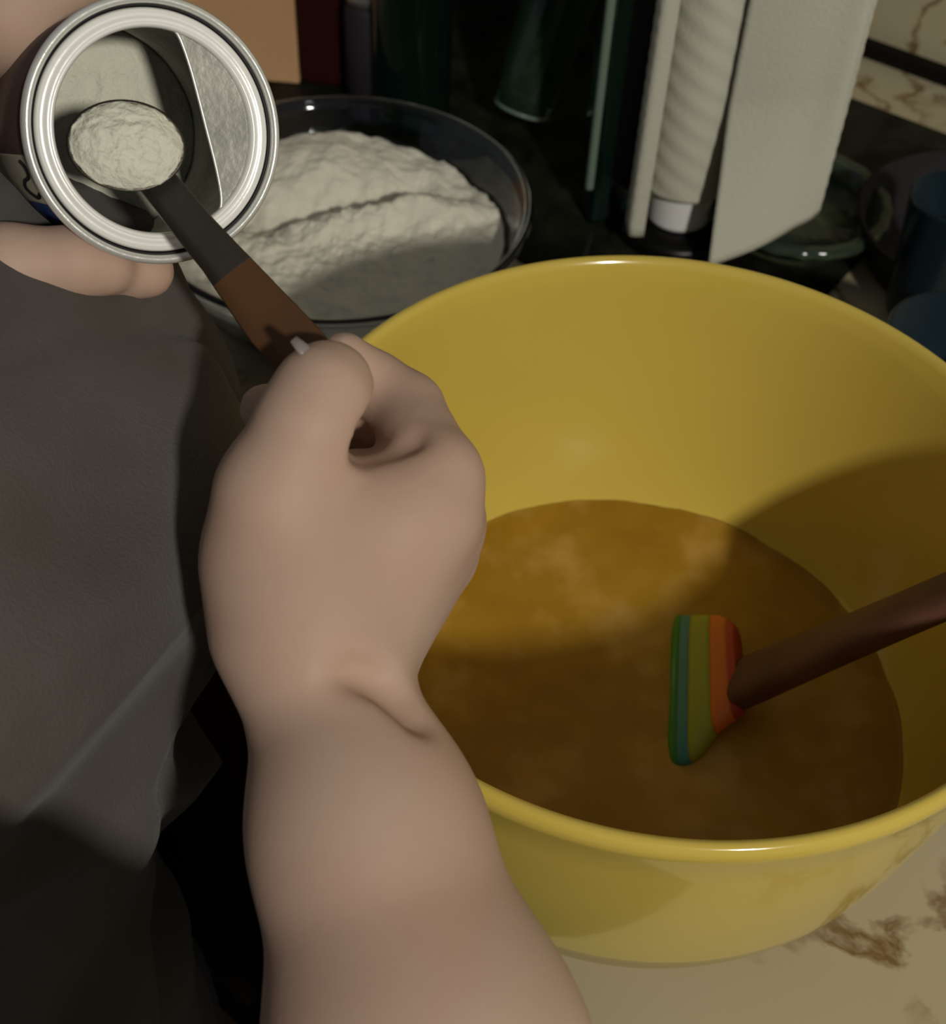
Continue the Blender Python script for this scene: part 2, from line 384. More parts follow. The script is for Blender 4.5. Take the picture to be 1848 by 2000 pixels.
for u0, u1, m_, lb in ((-.28, .10, 's_dgreen', 'green stripe at the dipped edge of the head'), (.10, .27, 's_blue', 'blue-green stripe of the head'), (.27, .62, 's_green', 'lime stripe of the head'),
                       (.62, .90, 's_orange', 'orange stripe of the head'), (.90, 1.02, 's_red', 'red stripe of the head')):
    stripe(u0, u1, M[m_], lb)
HU = [-.006, .000, .012, .030, .055, .085, L0, L0+.05, L0+.11]; HW = [.0122, .0132, .0130, .0120, .0108, .0098, .0090, .0090, .0090]
vs, fs, n = [], [], 24
for u, w in zip(HU, HW):
    for j in range(n):
        a = 2*math.pi*j/n; cx, sx = math.cos(a), math.sin(a); vs.append(sp_at(u, math.copysign(abs(cx)**.7, cx)*w, math.copysign(abs(sx)**.7, sx)*.0060))
for i in range(len(HU)-1):
    for j in range(n): k = (j+1) % n; fs.append((i*n+j, i*n+k, (i+1)*n+k, (i+1)*n+j))
fs.append(tuple(range(n))); fs.append(tuple((len(HU)-1)*n+j for j in range(n)))
par(link('handle', vs, fs, M['wood']), sp)
vs, fs, n = [], [], 24
for u, w in ((-.0095, .0098), (-.009, .0112), (-.005, .0122), (-.0045, .0110)):
    for j in range(n):
        a = 2*math.pi*j/n; cx, sx = math.cos(a), math.sin(a); vs.append(sp_at(u, math.copysign(abs(cx)**.7, cx)*w, math.copysign(abs(sx)**.7, sx)*.0052))
for i in range(3):
    for j in range(n): k = (j+1) % n; fs.append((i*n+j, i*n+k, (i+1)*n+k, (i+1)*n+j))
fs.append(tuple(range(n))); fs.append(tuple(3*n+j for j in range(n)))
par(link('painted_shade_ring', vs, fs, M['black_matte']), sp)['label'] = 'dark ring painting the shading where the head meets the handle'  # black ring paints the shading at the handle's end

# ------------------------------------------------------------------ glass bowl of flour
FC = atz(662, 455, .045); FC.z = ZC; FR = .105; FH = .072
gp = [(0, .003), (.045, .003), (.048, 0), (.052, 0), (.066, .008), (.084, .024), (.097, .046), (.1035, FH-.005), (.1075, FH-.002), (.1085, FH+.001), (.1070, FH+.003), (.1035, FH+.002), (.1005, FH-.004), (.0940, .046), (.0810, .026), (.063, .012), (.045, .008), (0, .007)]
gb = lathe('glass_bowl', gp, M['glass'], origin=FC, n=128); tag(gb, 'clear glass bowl of white flour behind the yellow bowl', 'bowl')
fv, ff = [], []; NR, NA = 90, 180
def flour_h(x, y):
    r = math.hypot(x, y)
    h = .052 + .010*math.exp(-((x+.02)**2+(y-.068)**2)/.0011)
    # scooped hollow with a ragged ridge in front of it
    q = y - .30*x + .010*noise.noise(Vector((x*38, 3, 1))) + .004*noise.noise(Vector((x*120, y*90, 1)))
    h -= .013*math.exp(-((q-.030)/.014)**2)*(1/(1+math.exp((x-.045)/.012)))
    h += .012*math.exp(-((q-.006)/.012)**2)*math.exp(-((x-.03)/.05)**2)
    h += .0024*noise.noise(Vector((x*70, y*70, 1))) + .0016*noise.noise(Vector((x*170, y*170, 5)))
    h += .0018*abs(noise.noise(Vector((x*300, y*300, 8))))
    h -= .010*max(0, (x-.055)/.04)*max(0, (y+.0)/.08)
    return h
for i in range(NR+1):
    for j in range(NA):
        a = 2*math.pi*j/NA; rmax = .0945
        r = rmax*i/NR; x, y = r*math.cos(a), r*math.sin(a); h = flour_h(x, y)
        if i == NR: h = min(h, .050)
        lim = lin(max(h, .012), [.012, .026, .046, .068], [.062, .0800, .0930, .0995])
        s = min(1, (lim-.0012)/max(r, 1e-6)); fv.append((FC.x+x*s, FC.y+y*s, FC.z+h))
for i in range(NR):
    for j in range(NA): ff.append((i*NA+j, i*NA+(j+1) % NA, (i+1)*NA+(j+1) % NA, (i+1)*NA+j))
b0 = len(fv)
for r, z in ((.079, .0265), (.0605, .0135), (.044, .0090)):
    for j in range(NA): fv.append((FC.x+r*math.cos(2*math.pi*j/NA), FC.y+r*math.sin(2*math.pi*j/NA), FC.z+z))
pr = NR*NA
for q in range(3):
    for j in range(NA): k = (j+1) % NA; ff.append((pr+j, pr+k, b0+q*NA+k, b0+q*NA+j))
    pr = b0+q*NA
ff.append(tuple(pr+j for j in range(NA)))
fo = link('flour', fv, ff, M['flour']); tag(fo, 'white flour heaped and scooped inside the clear glass bowl', 'flour', kind='stuff')

# ------------------------------------------------------------------ baking powder tin, its mouth towards the camera
TC = at(308, 258, .40)
vd = (TC-Vector(CAM)).normalized(); Rv = Vector(_R); Uv = Vector(_U)
ta = (vd*math.cos(math.radians(17)) - Rv*math.sin(math.radians(17))).normalized()
tz = -ta; tx = (Rv - tz*Rv.dot(tz)).normalized(); ty = tz.cross(tx)
TF = Matrix((tx, ty, tz)).transposed()
tin = empty('baking_powder_tin', TC); tag(tin, 'opened round metal tin of white baking powder, its bright mouth towards us', 'tin')
def L2W(v): return TF @ Vector(v) + TC
RT = .0392
lathe('tin_body', [(0, -.100), (.0365, -.100), (.0372, -.098), (.0372, -.004), (.0368, -.003), (.0366, -.006), (.0364, -.0985), (0, -.0985)], M['tin_in'], origin=TC, frame=TF, parent=tin)
lathe('outer_rim', [(RT-.0020, -.0045), (RT-.0008, -.0050), (RT, -.0036), (RT+.0001, -.0018), (RT-.0006, -.0003), (RT-.0018, .0000), (RT-.0026, -.0010), (RT-.0027, -.0030), (RT-.0020, -.0045)], M['tin'], origin=TC, frame=TF, parent=tin, n=160)
lathe('groove', [(RT-.0036, -.0034), (RT-.0026, -.0026), (RT-.0024, -.0040), (RT-.0036, -.0044), (RT-.0036, -.0034)], M['ink'], origin=TC, frame=TF, parent=tin, n=160)
lathe('inner_rim', [(RT-.0036, -.0046), (RT-.0037, -.0030), (RT-.0042, -.0016), (RT-.0050, -.0010), (RT-.0066, -.0010), (RT-.0074, -.0018), (RT-.0079, -.0012), (RT-.0086, -.0011), (RT-.0093, -.0022), (RT-.0094, -.0034), (RT-.0086, -.0042), (RT-.0036, -.0046)], M['tin_white'], origin=TC, frame=TF, parent=tin, n=160)
# levelling plate left across the right side of the mouth
sp2 = 1/6600.
edge = [(35, 200), (50, 188), (62, 170), (78, 120), (92, 60), (105, 0), (118, -60), (126, -110), (126, -140), (117, -158), (106, -170)]
edge = [(x*.1565e-3, y*.1565e-3) for x, y in edge]
ep = [v for v in spline([(x, y, 0) for x, y in edge], 6)]
RI = RT-.0090
a0 = math.atan2(ep[0].y, ep[0].x); a1 = math.atan2(ep[-1].y, ep[-1].x)
arc = [Vector((RI*math.cos(a1+(a0-a1)*i/50), RI*math.sin(a1+(a0-a1)*i/50), 0)) for i in range(51)]
pv, pf = [], []
n1 = len(ep)
for zz in (-.0036, -.0042):
    for v in ep: pv.append(L2W((v.x, v.y, zz)))
    for i in range(n1):
        t = 1-i/(n1-1); v = arc[int(round(t*50))]; pv.append(L2W((v.x, v.y, zz)))
for i in range(n1-1):
    pf += [(i, i+1, n1+i+1, n1+i), (2*n1+i, 2*n1+i+1, 3*n1+i+1, 3*n1+i), (i, i+1, 2*n1+i+1, 2*n1+i)]
par(link('levelling_plate', pv, pf, M['tin_in'], smooth=False), tin)
tube('plate_edge', [L2W((v.x, v.y, -.0034)) for v in ep], .00055, M['tin'], n=8, parent=tin)
# label wrapped round the body
def sector(name, a0, a1, z0, z1, m, lab=None, r0=.0375):
    vs, fs, na = [], [], 24
    for lay in (0, 1):
        for i in range(na+1):
            a = math.radians(a0+(a1-a0)*i/na)
            for z in (z0, z1): vs.append(L2W(((r0+lay*.0003)*math.cos(a), (r0+lay*.0003)*math.sin(a), z)))
    k = 2*(na+1)
    for i in range(na):
        a = 2*i; fs += [(a, a+1, a+3, a+2), (k+a, k+a+2, k+a+3, k+a+1), (a, a+2, k+a+2, k+a), (a+1, k+a+1, k+a+3, a+3)]
    fs += [(0, k, k+1, 1), (k-2, k-1, 2*k-1, 2*k-2)]
    o = par(link(name, vs, fs, m), tin)
    if lab: o['label'] = lab
    return o
sector('label_panel', 60, 190, -.097, -.006, M['label_dark'], 'dark brown part of the printed label')
sector('label_panel', 190, 214, -.097, -.006, M['label'], 'grey-cream label panel with dark script')
sector('label_panel', 214, 238, -.097, -.006, M['label_navy'], 'navy blue label band')
sector('label_panel', 238, 420, -.097, -.006, M['label'], 'plain grey part of the label')
def cyl(a, z, r=.0377): return L2W((r*math.cos(a), r*math.sin(a), z))
sc_ = [(193, -.020), (195.5, -.015), (199, -.0145), (201, -.019), (202.5, -.026), (206, -.030), (209, -.026), (210.5, -.019), (208.5, -.014)]
tube('label_script', spline([cyl(math.radians(a), z, .0379) for a, z in sc_], 6), .0007, M['ink'], n=6, parent=tin)
# powder in the tin
vs, fs = [], []; NR, NA = 40, 96
for i in range(NR+1):
    for j in range(NA):
        a = 2*math.pi*j/NA; r = .0362*i/NR; x, y = r*math.cos(a), r*math.sin(a)
        z = -.082 + .0016*noise.noise(Vector((x*90, y*90, 2))) + .0008*noise.noise(Vector((x*300, y*60, 4)))
        vs.append(L2W((x, y, z)))
for i in range(NR):
    for j in range(NA): fs.append((i*NA+j, i*NA+(j+1) % NA, (i+1)*NA+(j+1) % NA, (i+1)*NA+j))
b0 = len(vs)
for j in range(NA): vs.append(L2W((.0360*math.cos(2*math.pi*j/NA), .0360*math.sin(2*math.pi*j/NA), -.098)))
for j in range(NA): fs.append((NR*NA+j, NR*NA+(j+1) % NA, b0+(j+1) % NA, b0+j))
fs.append(tuple(b0+j for j in range(NA)))
pw = link('powder', vs, fs, M['powder']); tag(pw, 'white baking powder filling the tin, streaked with shadow', 'powder', kind='stuff')

# ------------------------------------------------------------------ measuring spoon with a heap of powder
SCN = at(247, 285, .382)
spoon = empty('measuring_spoon', SCN); tag(spoon, 'steel measuring spoon lifted out of the tin by the pinching hand', 'spoon')
sz = (-vd*.96 + Uv*.25).normalized(); sx = (Rv - sz*Rv.dot(sz)).normalized(); sy = sz.cross(sx)
SPF = Matrix((sx, sy, sz)).transposed()
RX, RY = .0162, .0128
bp_ = []
for i in range(13):
    q = i/12; bp_.append((math.sin(q*math.pi/2), -math.cos(q*math.pi/2)*.0085))
outer = [(r*1.0, z) for r, z in bp_] + [(1.03, .0004)] + [(r*.95, z*.9) for r, z in reversed(bp_)]
vs, fs = [], []; n = 64; k = len(outer)
for i in range(n):
    a = 2*math.pi*i/n
    for r, z in outer: vs.append(SPF @ Vector((r*RX*math.cos(a), r*RY*math.sin(a), z)) + SCN)
for i in range(n):
    for q in range(k-1): fs.append((i*k+q, ((i+1) % n)*k+q, ((i+1) % n)*k+q+1, i*k+q+1))
par(link('spoon_bowl', vs, fs, M['steel']), spoon)
HP = [(272, 315, .3885, 70), (318, 368, .3880, 76), (380, 445, .386, 80), (430, 503, .384, 86), (478, 562, .382, 100), (535, 632, .379, 116), (590, 690, .375, 116), (632, 735, .373, 90)]
cp = spline([at(x, y, d) for x, y, d, w in HP], 6); wd = [lin(i, [6*j for j in range(len(HP))], [w*d/FPX for x, y, d, w in HP]) for i in range(len(cp))]
vs, fs = [], []; prof8 = [(-.5, 0), (-.46, .5), (-.2, .72), (.2, .72), (.46, .5), (.5, 0), (.46, -.5), (-.46, -.5)]
for i, p in enumerate(cp):
    t = (cp[min(i+1, len(cp)-1)]-cp[max(i-1, 0)]).normalized(); vv = (p-Vector(CAM)).normalized(); w = t.cross(vv).normalized(); nn_ = w.cross(t).normalized()
    if nn_.dot(vv) > 0: nn_ = -nn_
    for a, b in prof8: vs.append(p + w*a*wd[i] + nn_*b*.0014)
for i in range(len(cp)-1):
    for j in range(8): k = (j+1) % 8; fs.append((i*8+j, i*8+k, (i+1)*8+k, (i+1)*8+j))
fs.append(tuple(range(8))); fs.append(tuple((len(cp)-1)*8+j for j in range(8)))
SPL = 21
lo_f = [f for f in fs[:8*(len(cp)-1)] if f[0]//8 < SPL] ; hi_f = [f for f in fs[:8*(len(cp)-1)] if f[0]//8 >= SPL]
def cut(faces, extra):
    ids = sorted({i for f in faces for i in f}); mp = {a: b for b, a in enumerate(ids)}
    return [vs[i] for i in ids], [tuple(mp[i] for i in f) for f in faces+extra]
va, fa = cut(lo_f, [fs[-2]]); par(link('spoon_handle', va, fa, M['steel']), spoon)
va, fa = cut(hi_f, [fs[-1]]); par(link('handle_reflection', va, fa, M['skin_reflection']), spoon)['label'] = 'lower part of the handle, painted brown for the skin it reflects'  # brown paints the hand's reflection on the steel handle
vs, fs = [], []; NR, NA = 36, 90
for i in range(NR+1):
    for j in range(NA):
        a = 2*math.pi*j/NA; r = i/NR; x, y = math.cos(a)*r, math.sin(a)*r
        wob = 1+.05*noise.noise(Vector((math.cos(a)*2, math.sin(a)*2, 4)))+.03*noise.noise(Vector((math.cos(a)*6, math.sin(a)*6, 1)))
        h = .0055*(1-r**2.6) + .0010*noise.noise(Vector((x*3, y*3, 7))) + .0007*noise.noise(Vector((x*7, y*7, 3))) + .0004*abs(noise.noise(Vector((x*18, y*18, 2))))
        vs.append(SPF @ Vector((x*RX*wob*.985, y*RY*wob*.985, h+.0002)) + SCN)
for i in range(NR):
    for j in range(NA): fs.append((i*NA+j, i*NA+(j+1) % NA, (i+1)*NA+(j+1) % NA, (i+1)*NA+j))
b0 = len(vs)
for j in range(NA): vs.append(SPF @ Vector((RX*.55*math.cos(2*math.pi*j/NA), RY*.55*math.sin(2*math.pi*j/NA), -.005)) + SCN)
for j in range(NA): fs.append((NR*NA+j, NR*NA+(j+1) % NA, b0+(j+1) % NA, b0+j))
fs.append(tuple(b0+j for j in range(NA)))
hp = link('powder_heap', vs, fs, M['powder']); tag(hp, 'heaped white baking powder on the measuring spoon', 'powder', kind='stuff')

# ------------------------------------------------------------------ the person
def torso_d(X, Y, Zz, off=0):
    """distance to the torso column; arrays in"""
    zs = [-.95, -.45, -.15, 0, .05, .11, .16, .20, .25, .30, .40, .46, .50, .53]
    cn = np.interp(Zz, zs, [-.275, -.275, -.275, -.276, -.254, -.232, -.215, -.228, -.274, -.305, -.335, -.35, -.35, -.35])
    ct_ = np.interp(Zz, zs, [-.20, -.20, -.197, -.205, -.222, -.240, -.236, -.236, -.260, -.285, -.32, -.33, -.33, -.33])
    a = np.interp(Zz, zs, [.150, .155, .158, .156, .156, .156, .156, .156, .156, .156, .154, .140, .100, .055])
    b = np.interp(Zz, zs, [.105, .110, .119, .122, .142, .164, .176, .174, .156, .142, .125, .105, .080, .052])
    N_ = X*NV.x + Y*NV.y - cn; T_ = X*TV.x + Y*TV.y - ct_
    k0 = np.sqrt((N_/b)**2+(T_/a)**2)+1e-6; k1 = np.sqrt((N_/b**2)**2+(T_/a**2)**2)+1e-6
    return (k0*(k0-1)/k1 - off).astype(np.float32)
lo_, hi_ = (-.70, -.46, -.40), (.12, .30, .56)
H = .00195
Fd = Field((-.68, -.48, -.10), (.02, .26, .545), H)
E_R = Vector((-.060, -.390, .155)); S_R = nt_(-.36, -.14, .405); S_L = nt_(-.34, -.48, .41)
X, Y, Zz = Fd.ax[0][:, None, None], Fd.ax[1][None, :, None], Fd.ax[2][None, None, :]
td = torso_d(X, Y, Zz, -.020); td = np.maximum(td, -(Zz-(-.08))).astype(np.float32)
Fd.v = np.minimum(Fd.v, td); del td
def c(p, q, ra, rb, k=.006, **kw): Fd.cone(p, q, ra, rb, k, **kw)
A = at
# shoulders, upper arms
c(S_L, S_R, .050, .050, .03); c(nt_(-.35, -.33, .44), nt_(-.35, -.33, .54), .055, .05, .03)
# right forearm and upper arm
KH = .85
A = lambda x, y, d: at(x, y, d*KH)
def c(p, q, ra, rb, k=.006, **kw): Fd.cone(p, q, ra*KH, rb*KH, k*KH, **kw)
W0 = A(645, 1360, .430); Q0 = at(838, 2080, .335)
E_R = Vector((-.046, -.330, .125)); Q1 = W0.lerp(Q0, .38)
Fd.cone(S_R, E_R, .046, .040, .02)
Fd.cone(E_R, Q0, .0400, .0382, .02); Fd.cone(Q0, Q1, .0382, .0292, .017); Fd.cone(Q1, W0, .0292, .0226, .013)
# palm, heel and back of the hand
c(A(640, 1360, .430), A(600, 1215, .433), .0270, .0300, .006)
c(A(600, 1215, .433), A(562, 1080, .432), .0300, .0265, .010)
c(A(562, 1080, .432), A(548, 960, .425), .0262, .0195, .010)            # thenar
c(A(665, 1250, .440), A(835, 1000, .440), .0240, .0165, .010)           # index metacarpal
c(A(690, 1260, .455), A(850, 1045, .455), .0230, .0165, .010)
c(A(690, 1270, .470), A(840, 1095, .472), .0210, .0155, .010)
c(A(690, 1280, .482), A(810, 1140, .488), .0200, .0140, .010)
c(A(620, 1130, .436), A(760, 1010, .436), .0255, .0210, .014)           # web
c(A(600, 1180, .455), A(700, 1000, .460), .0250, .0220, .010)
# thumb
c(A(548, 960, .424), A(600, 830, .418), .0190, .0160, .008)
c(A(600, 830, .418), A(633, 765, .420), .0160, .0150, .005)
c(A(633, 765, .420), A(645, 748, .423), .0148, .0128, .005)
# index finger: knuckle, bend, tip under the thumb
c(A(835, 990, .440), A(852, 930, .441), .0165, .0150, .008)
c(A(852, 930, .441), A(794, 799, .466), .0150, .0130, .005)
c(A(794, 799, .466), A(735, 752, .468), .0128, .0112, .004)
c(A(735, 752, .468), A(672, 698, .460), .0110, .0090, .004)
# middle, ring, little finger curled below
for (mx, my, md, px_, py_, pd_, dx, dy, dd_, tx_, ty_, tdp, r) in ((865, 1010, .455, 815, 850, .476, 690, 800, .484, 518, 800, .466, .0098),
        (858, 1070, .472, 790, 930, .498, 680, 880, .505, 545, 880, .490, .0094), (825, 1130, .488, 760, 1000, .512, 670, 950, .517, 560, 945, .502, .0082)):
    c(A(mx, my, md), A(px_, py_, pd_), r+.0045, r+.0018, .005); c(A(px_, py_, pd_), A(dx, dy, dd_), r+.0018, r+.0006, .003); c(A(dx, dy, dd_), A(tx_, ty_, tdp), r+.0006, r-.0006, .003)
# creases
c(A(700, 862, .4185), A(722, 800, .4235), .0035, .0025, .006, mode='sub')
c(A(712, 855, .4240), A(800, 852, .4300), .0075, .0050, .006, mode='sub')
def surf(x, y, d0=.28, d1=.46):
    ds = np.linspace(d0, d1, 400); P = CAM + ray(x, y)*ds[:, None]; I = np.clip(np.round((P-Fd.lo)/Fd.h).astype(int), 0, Fd.n-1)
    v = Fd.v[I[:, 0], I[:, 1], I[:, 2]]; k = int(np.argmax(v < 0)); return at(x, y, float(ds[k]))
cr_ = [surf(x, y) for x, y in ((655, 1318), (700, 1316), (745, 1334), (785, 1362), (815, 1402))]
for q_, (p, q) in enumerate(zip(cr_, cr_[1:])):
    c(p, q, (.0012, .0026, .0034, .0038)[q_], (.0026, .0034, .0038, .0042)[q_], .0075, mode='sub')
A = at
def c(p, q, ra, rb, k=.006, **kw): Fd.cone(p, q, ra, rb, k, **kw)
# left hand holding the tin
c(A(-330, 620, .45), A(-160, 500, .44), .030, .026, .01)
c(A(-160, 500, .425), A(20, 515, .4080), .0140, .0118, .006); c(A(20, 515, .4080), A(150, 512, .4130), .0116, .0108, .004); c(A(150, 512, .4130), A(206, 518, .416), .0106, .0095, .004)
c(A(-160, 560, .44), A(120, 535, .426), .0130, .0110, .004); c(A(120, 535, .426), A(288, 530, .428), .0108, .0086, .004)
c(A(-170, 600, .47), A(100, 570, .450), .0120, .0100, .004); c(A(100, 570, .450), A(190, 560, .452), .0095, .0080, .004)
c(A(-330, 560, .46), A(-250, 200, .46), .032, .028, .012); c(A(-250, 200, .46), A(-160, 80, .44), .026, .022, .010)
c(A(-160, 80, .44), A(20, 20, .425), .0210, .0185, .006); c(A(20, 20, .425), A(70, -40, .422), .0183, .0170, .005)
c(A(70, -40, .422), A(190, -75, .420), .0165, .0130, .005)
WL = A(-390, 560, .47); EL = Vector((-.545, .085, .22))
c(WL, EL, .028, .038, .012); c(EL, S_L, .040, .046, .02)
c(WL, A(-300, 500, .46), .027, .030, .01)
V, Fq = Fd.mesh(); V = relax(V, Fq, 2, .5)
person = empty('person', nt_(-.25, -.2, -.93))
tag(person, 'person in a grey T-shirt pinching a measuring spoon and holding a tin', 'person')
body = np_mesh('body', V, Fq, M['skin'], person)
del Fd
# thumbnail
tn = tube('thumbnail', [A(614, 707, .3505), A(593, 683, .3495), A(573, 662, .349)], [.0016, .0022, .0014], M['nail'], parent=person, flat=.5)

# shirt
Fs = Field((-.74, -.52, -.26), (.06, .26, .56), .0036)
X, Y, Zz = Fs.ax[0][:, None, None], Fs.ax[1][None, :, None], Fs.ax[2][None, None, :]
Fs.v = torso_d(X, Y, Zz, .004)
Fs.cone(S_L, S_R, .060, .060, .03, pad=.08)
U_R = S_R.lerp(E_R, .30); U_L = S_L.lerp(EL, .5)
Fs.cone(S_R, U_R, .055, .056, .03, pad=.08); Fs.cone(S_L, U_L, .062, .066, .03, pad=.08)
Fs.v = np.maximum(Fs.v, Zz-.512+0*X+0*Y).astype(np.float32)
nn0 = X*NV.x+Y*NV.y; tt0 = X*TV.x+Y*TV.y
hem = -.150 + .55*np.clip(-.13-tt0, 0, .25) + .006*np.sin(tt0*60) + 0*Zz
Fs.v = np.maximum(Fs.v, hem-Zz).astype(np.float32)
V, Fq = Fs.mesh(); V = relax(V, Fq, 2, .5); N = normals(V, Fq)
def wr_(P):
    x, y, z = P; n = x*NV.x+y*NV.y; t = x*TV.x+y*TV.y
    s = 0.0
    q = Vector((t*5+z*3.0, z*9-t*7, n*5))
    w1 = noise.noise(q*1.3); w2 = noise.noise(Vector((t*9-z*7, z*5+t*4, 2))*1.6+Vector((w1, 0, 0)))
    s += .011*(1-abs(w1)*2.6) + .008*w2
    s -= .006*math.exp(-((noise.noise(Vector((t*4+z*6, z*5-t*5, n*4+3)))/.06)**2))
    s += .0050*(1-3*abs(noise.noise(Vector((t*15+z*13, z*7-t*5, n*6)))))
    return s
D = np.array([wr_(p) for p in V])
fade = np.clip((.50-V[:, 2])/.05, 0, 1)*np.interp(V[:, 2], [-.02, .03, .17, .24], [.55, 1, 1, .45])
V = V + N*(D*fade)[:, None]
shirt = np_mesh('shirt', V, Fq, M['shirt'], person); shirt['label'] = 'grey cotton T-shirt with soft folds'
del Fs
# trousers: below the hem
Fp = Field((-.62, -.46, -.94), (.02, .22, -.02), .010)
X, Y, Zz = Fp.ax[0][:, None, None], Fp.ax[1][None, :, None], Fp.ax[2][None, None, :]
h0 = torso_d(X, Y, Zz, -.016); h0 = np.maximum(h0, -(Zz+.30)); h0 = np.maximum(h0, Zz+.075)
Fp.v = np.minimum(Fp.v, h0).astype(np.float32)
for sgn in (-1, 1): Fp.cone(nt_(-.255, -.2+sgn*.075, -.30), nt_(-.26, -.2+sgn*.085, -.89), .082, .055, .03, pad=.06)
V, Fq = Fp.mesh(); V = relax(V, Fq, 3, .5); np_mesh('trousers', V, Fq, M['trousers'], person)
for sgn in (-1, 1):
    fr = nt_(-.26, -.2+sgn*.085, -.905); to = nt_(-.12, -.2+sgn*.10, -.91)
    tube('shoe', [fr-NV*.05, fr, fr.lerp(to, .5), to, to+NV*.02], [.030, .040, .042, .036, .018], M['black_matte'], n=16, parent=person, flat=.6)

# head, bent over the work
HC = nt_(-.305, -.33, .665); HF = (NV*.85+TV*.12+Vector((0, 0, -.52))).normalized(); HR = HF.cross(Vector((0, 0, 1))).normalized(); HU_ = HR.cross(HF).normalized()
def hp_(f, r_, u): return HC + HF*f + HR*r_ + HU_*u
Fd = Field(np.array(HC)-.17, np.array(HC)+.17, .0032)
def c(p, q, ra, rb, k=.01, **kw): Fd.cone(p, q, ra, rb, k, **kw)
c(hp_(-.020, 0, .030), hp_(.020, 0, .032), .078, .072); c(hp_(.030, 0, -.02), hp_(.042, 0, -.075), .058, .030, .02)
c(nt_(-.35, -.33, .51), hp_(-.02, 0, -.05), .052, .050, .02)
c(hp_(.088, 0, .018), hp_(.106, 0, -.018), .007, .011, .012)
for sg in (-1, 1):
    c(hp_(.074, sg*.030, .022), hp_(.078, sg*.030, .022), .015, .012, .008, mode='sub'); c(hp_(.070, sg*.030, .020), hp_(.071, sg*.030, .020), .012, .012, .003)
    c(hp_(.0, sg*.076, .010), hp_(-.006, sg*.082, -.012), .011, .007, .005); c(hp_(.060, sg*.030, -.018), hp_(.050, sg*.04, -.03), .018, .016, .015)
c(hp_(.088, -.018, -.045), hp_(.088, .018, -.045), .0055, .0055, .006)
V, Fq = Fd.mesh(); V = relax(V, Fq, 2, .5); np_mesh('head', V, Fq, M['skin'], person)
Fd = Field(np.array(HC)-.19, np.array(HC)+.19, .0042)
c(hp_(-.030, 0, .038), hp_(.012, 0, .044), .086, .078); c(hp_(-.045, 0, .0), hp_(-.060, 0, -.06), .070, .045, .02)
for k_ in range(14): c(hp_(-.05+.012*k_, -.07+.01*k_, .10), hp_(-.10+.008*k_, -.075+.0115*k_, .03), .010, .006, .006)
c(hp_(.105, 0, -.02), hp_(.10, 0, .02), .066, .060, .01, mode='sub')
V, Fq = Fd.mesh(); V = relax(V, Fq, 1, .5); np_mesh('hair', V, Fq, M['hair'], person)
del Fd
# ------------------------------------------------------------------ paper towels on their holder
MT = ZC+.0025
mat_ = box('added_dark_mat', nt_(.405, -.385, ZC+.0011), (.63, .31, .0022), M['mottled'], rot=ANG, bev=.0008); tag(mat_, 'added dark mottled board standing in for the dark worktop under the bottles and the towel holder', 'board')  # added board, stands in for an unclear dark stretch of worktop
TB = G(1312, 468); TB.z = MT
TB = TB + Vector((.002, .006, 0)); hold = empty('towel_holder', TB); tag(hold, 'black paper towel holder with round base behind the yellow bowl', 'towel holder')
lathe('base', [(0, 0), (.034, 0), (.037, .003), (.037, .008), (.034, .011), (0, .012)], M['black'], origin=TB, parent=hold)
lathe('post', [(0, .01), (.0055, .01), (.0055, .335), (.009, .337), (.009, .350), (0, .352)], M['black'], origin=TB, parent=hold, n=24)
roll = empty('paper_towel_roll', TB); tag(roll, 'nearly used up white paper towel roll with a loose hanging sheet', 'paper towels')
lathe('core', [(.0178, .0125), (.0195, .0125), (.0200, .015), (.0200, .315), (.0178, .315), (.0178, .0125)], M['tube'], origin=TB, parent=roll, n=48)
lathe('wound_paper', [(.0201, .038), (.0262, .038)] + [(.0268, .040+.276*i/150) for i in range(151)] + [(.0201, .316)], M['towel'], origin=TB, parent=roll, n=96, wob=lambda a, z: 1+.010*math.sin(a*6+z*420))
def PQ(x, y, z=0.0):
    p = atz(x, y, MT+z); return Vector((p.x-TB.x, p.y-TB.y, 0))
tipp = PQ(1385, 516, .020); lf = Vector((.0130, -.0290, 0)); rt = PQ(1604, 392, .050)
cs = spline([PQ(1262, 430, .03), PQ(1232, 425, .03), PQ(1228, 400, .03), PQ(1245, 350, .03), PQ(1330, 320, .03), PQ(1480, 300, .03), PQ(1580, 330, .03), rt, PQ(1590, 425, .046), PQ(1540, 452, .039), PQ(1470, 485, .030), tipp], 10)
vs, fs = [], []; nz = 60; nc = len(cs)
for i, p in enumerate(cs):
    u = i/(nc-1)
    for k in range(nz+1):
        v = k/nz; zb = lin(u, [0, .15, .5, .68, .80, 1.0], [.018, .018, .04, .050, .041, .018]); z = zb + v*(.322-zb)
        rib = .0007*math.sin(v*190+u*30)*(1 if u < .62 else .25)
        t = (cs[min(i+1, nc-1)]-cs[max(i-1, 0)]).normalized(); nn_ = Vector((-t.y, t.x, 0))
        sh_ = Vector((0, 0, 0))
        if u > .68: sh_ = (lf-tipp)*min(1, v*3.5)*((u-.68)/.32)**1.3
        vs.append(TB + Vector((p.x, p.y, z)) + nn_*rib + sh_)
for i in range(nc-1):
    for k in range(nz): a = i*(nz+1)+k; fs.append((a, a+1, a+nz+2, a+nz+1))
sheet = link('loose_sheet', vs, fs, M['towel']); par(sheet, roll)
so = sheet.modifiers.new('s', 'SOLIDIFY'); so.thickness = .0008

# ------------------------------------------------------------------ background things on the worktop
def G(x, y, z=ZC): return atz(x, y, z)
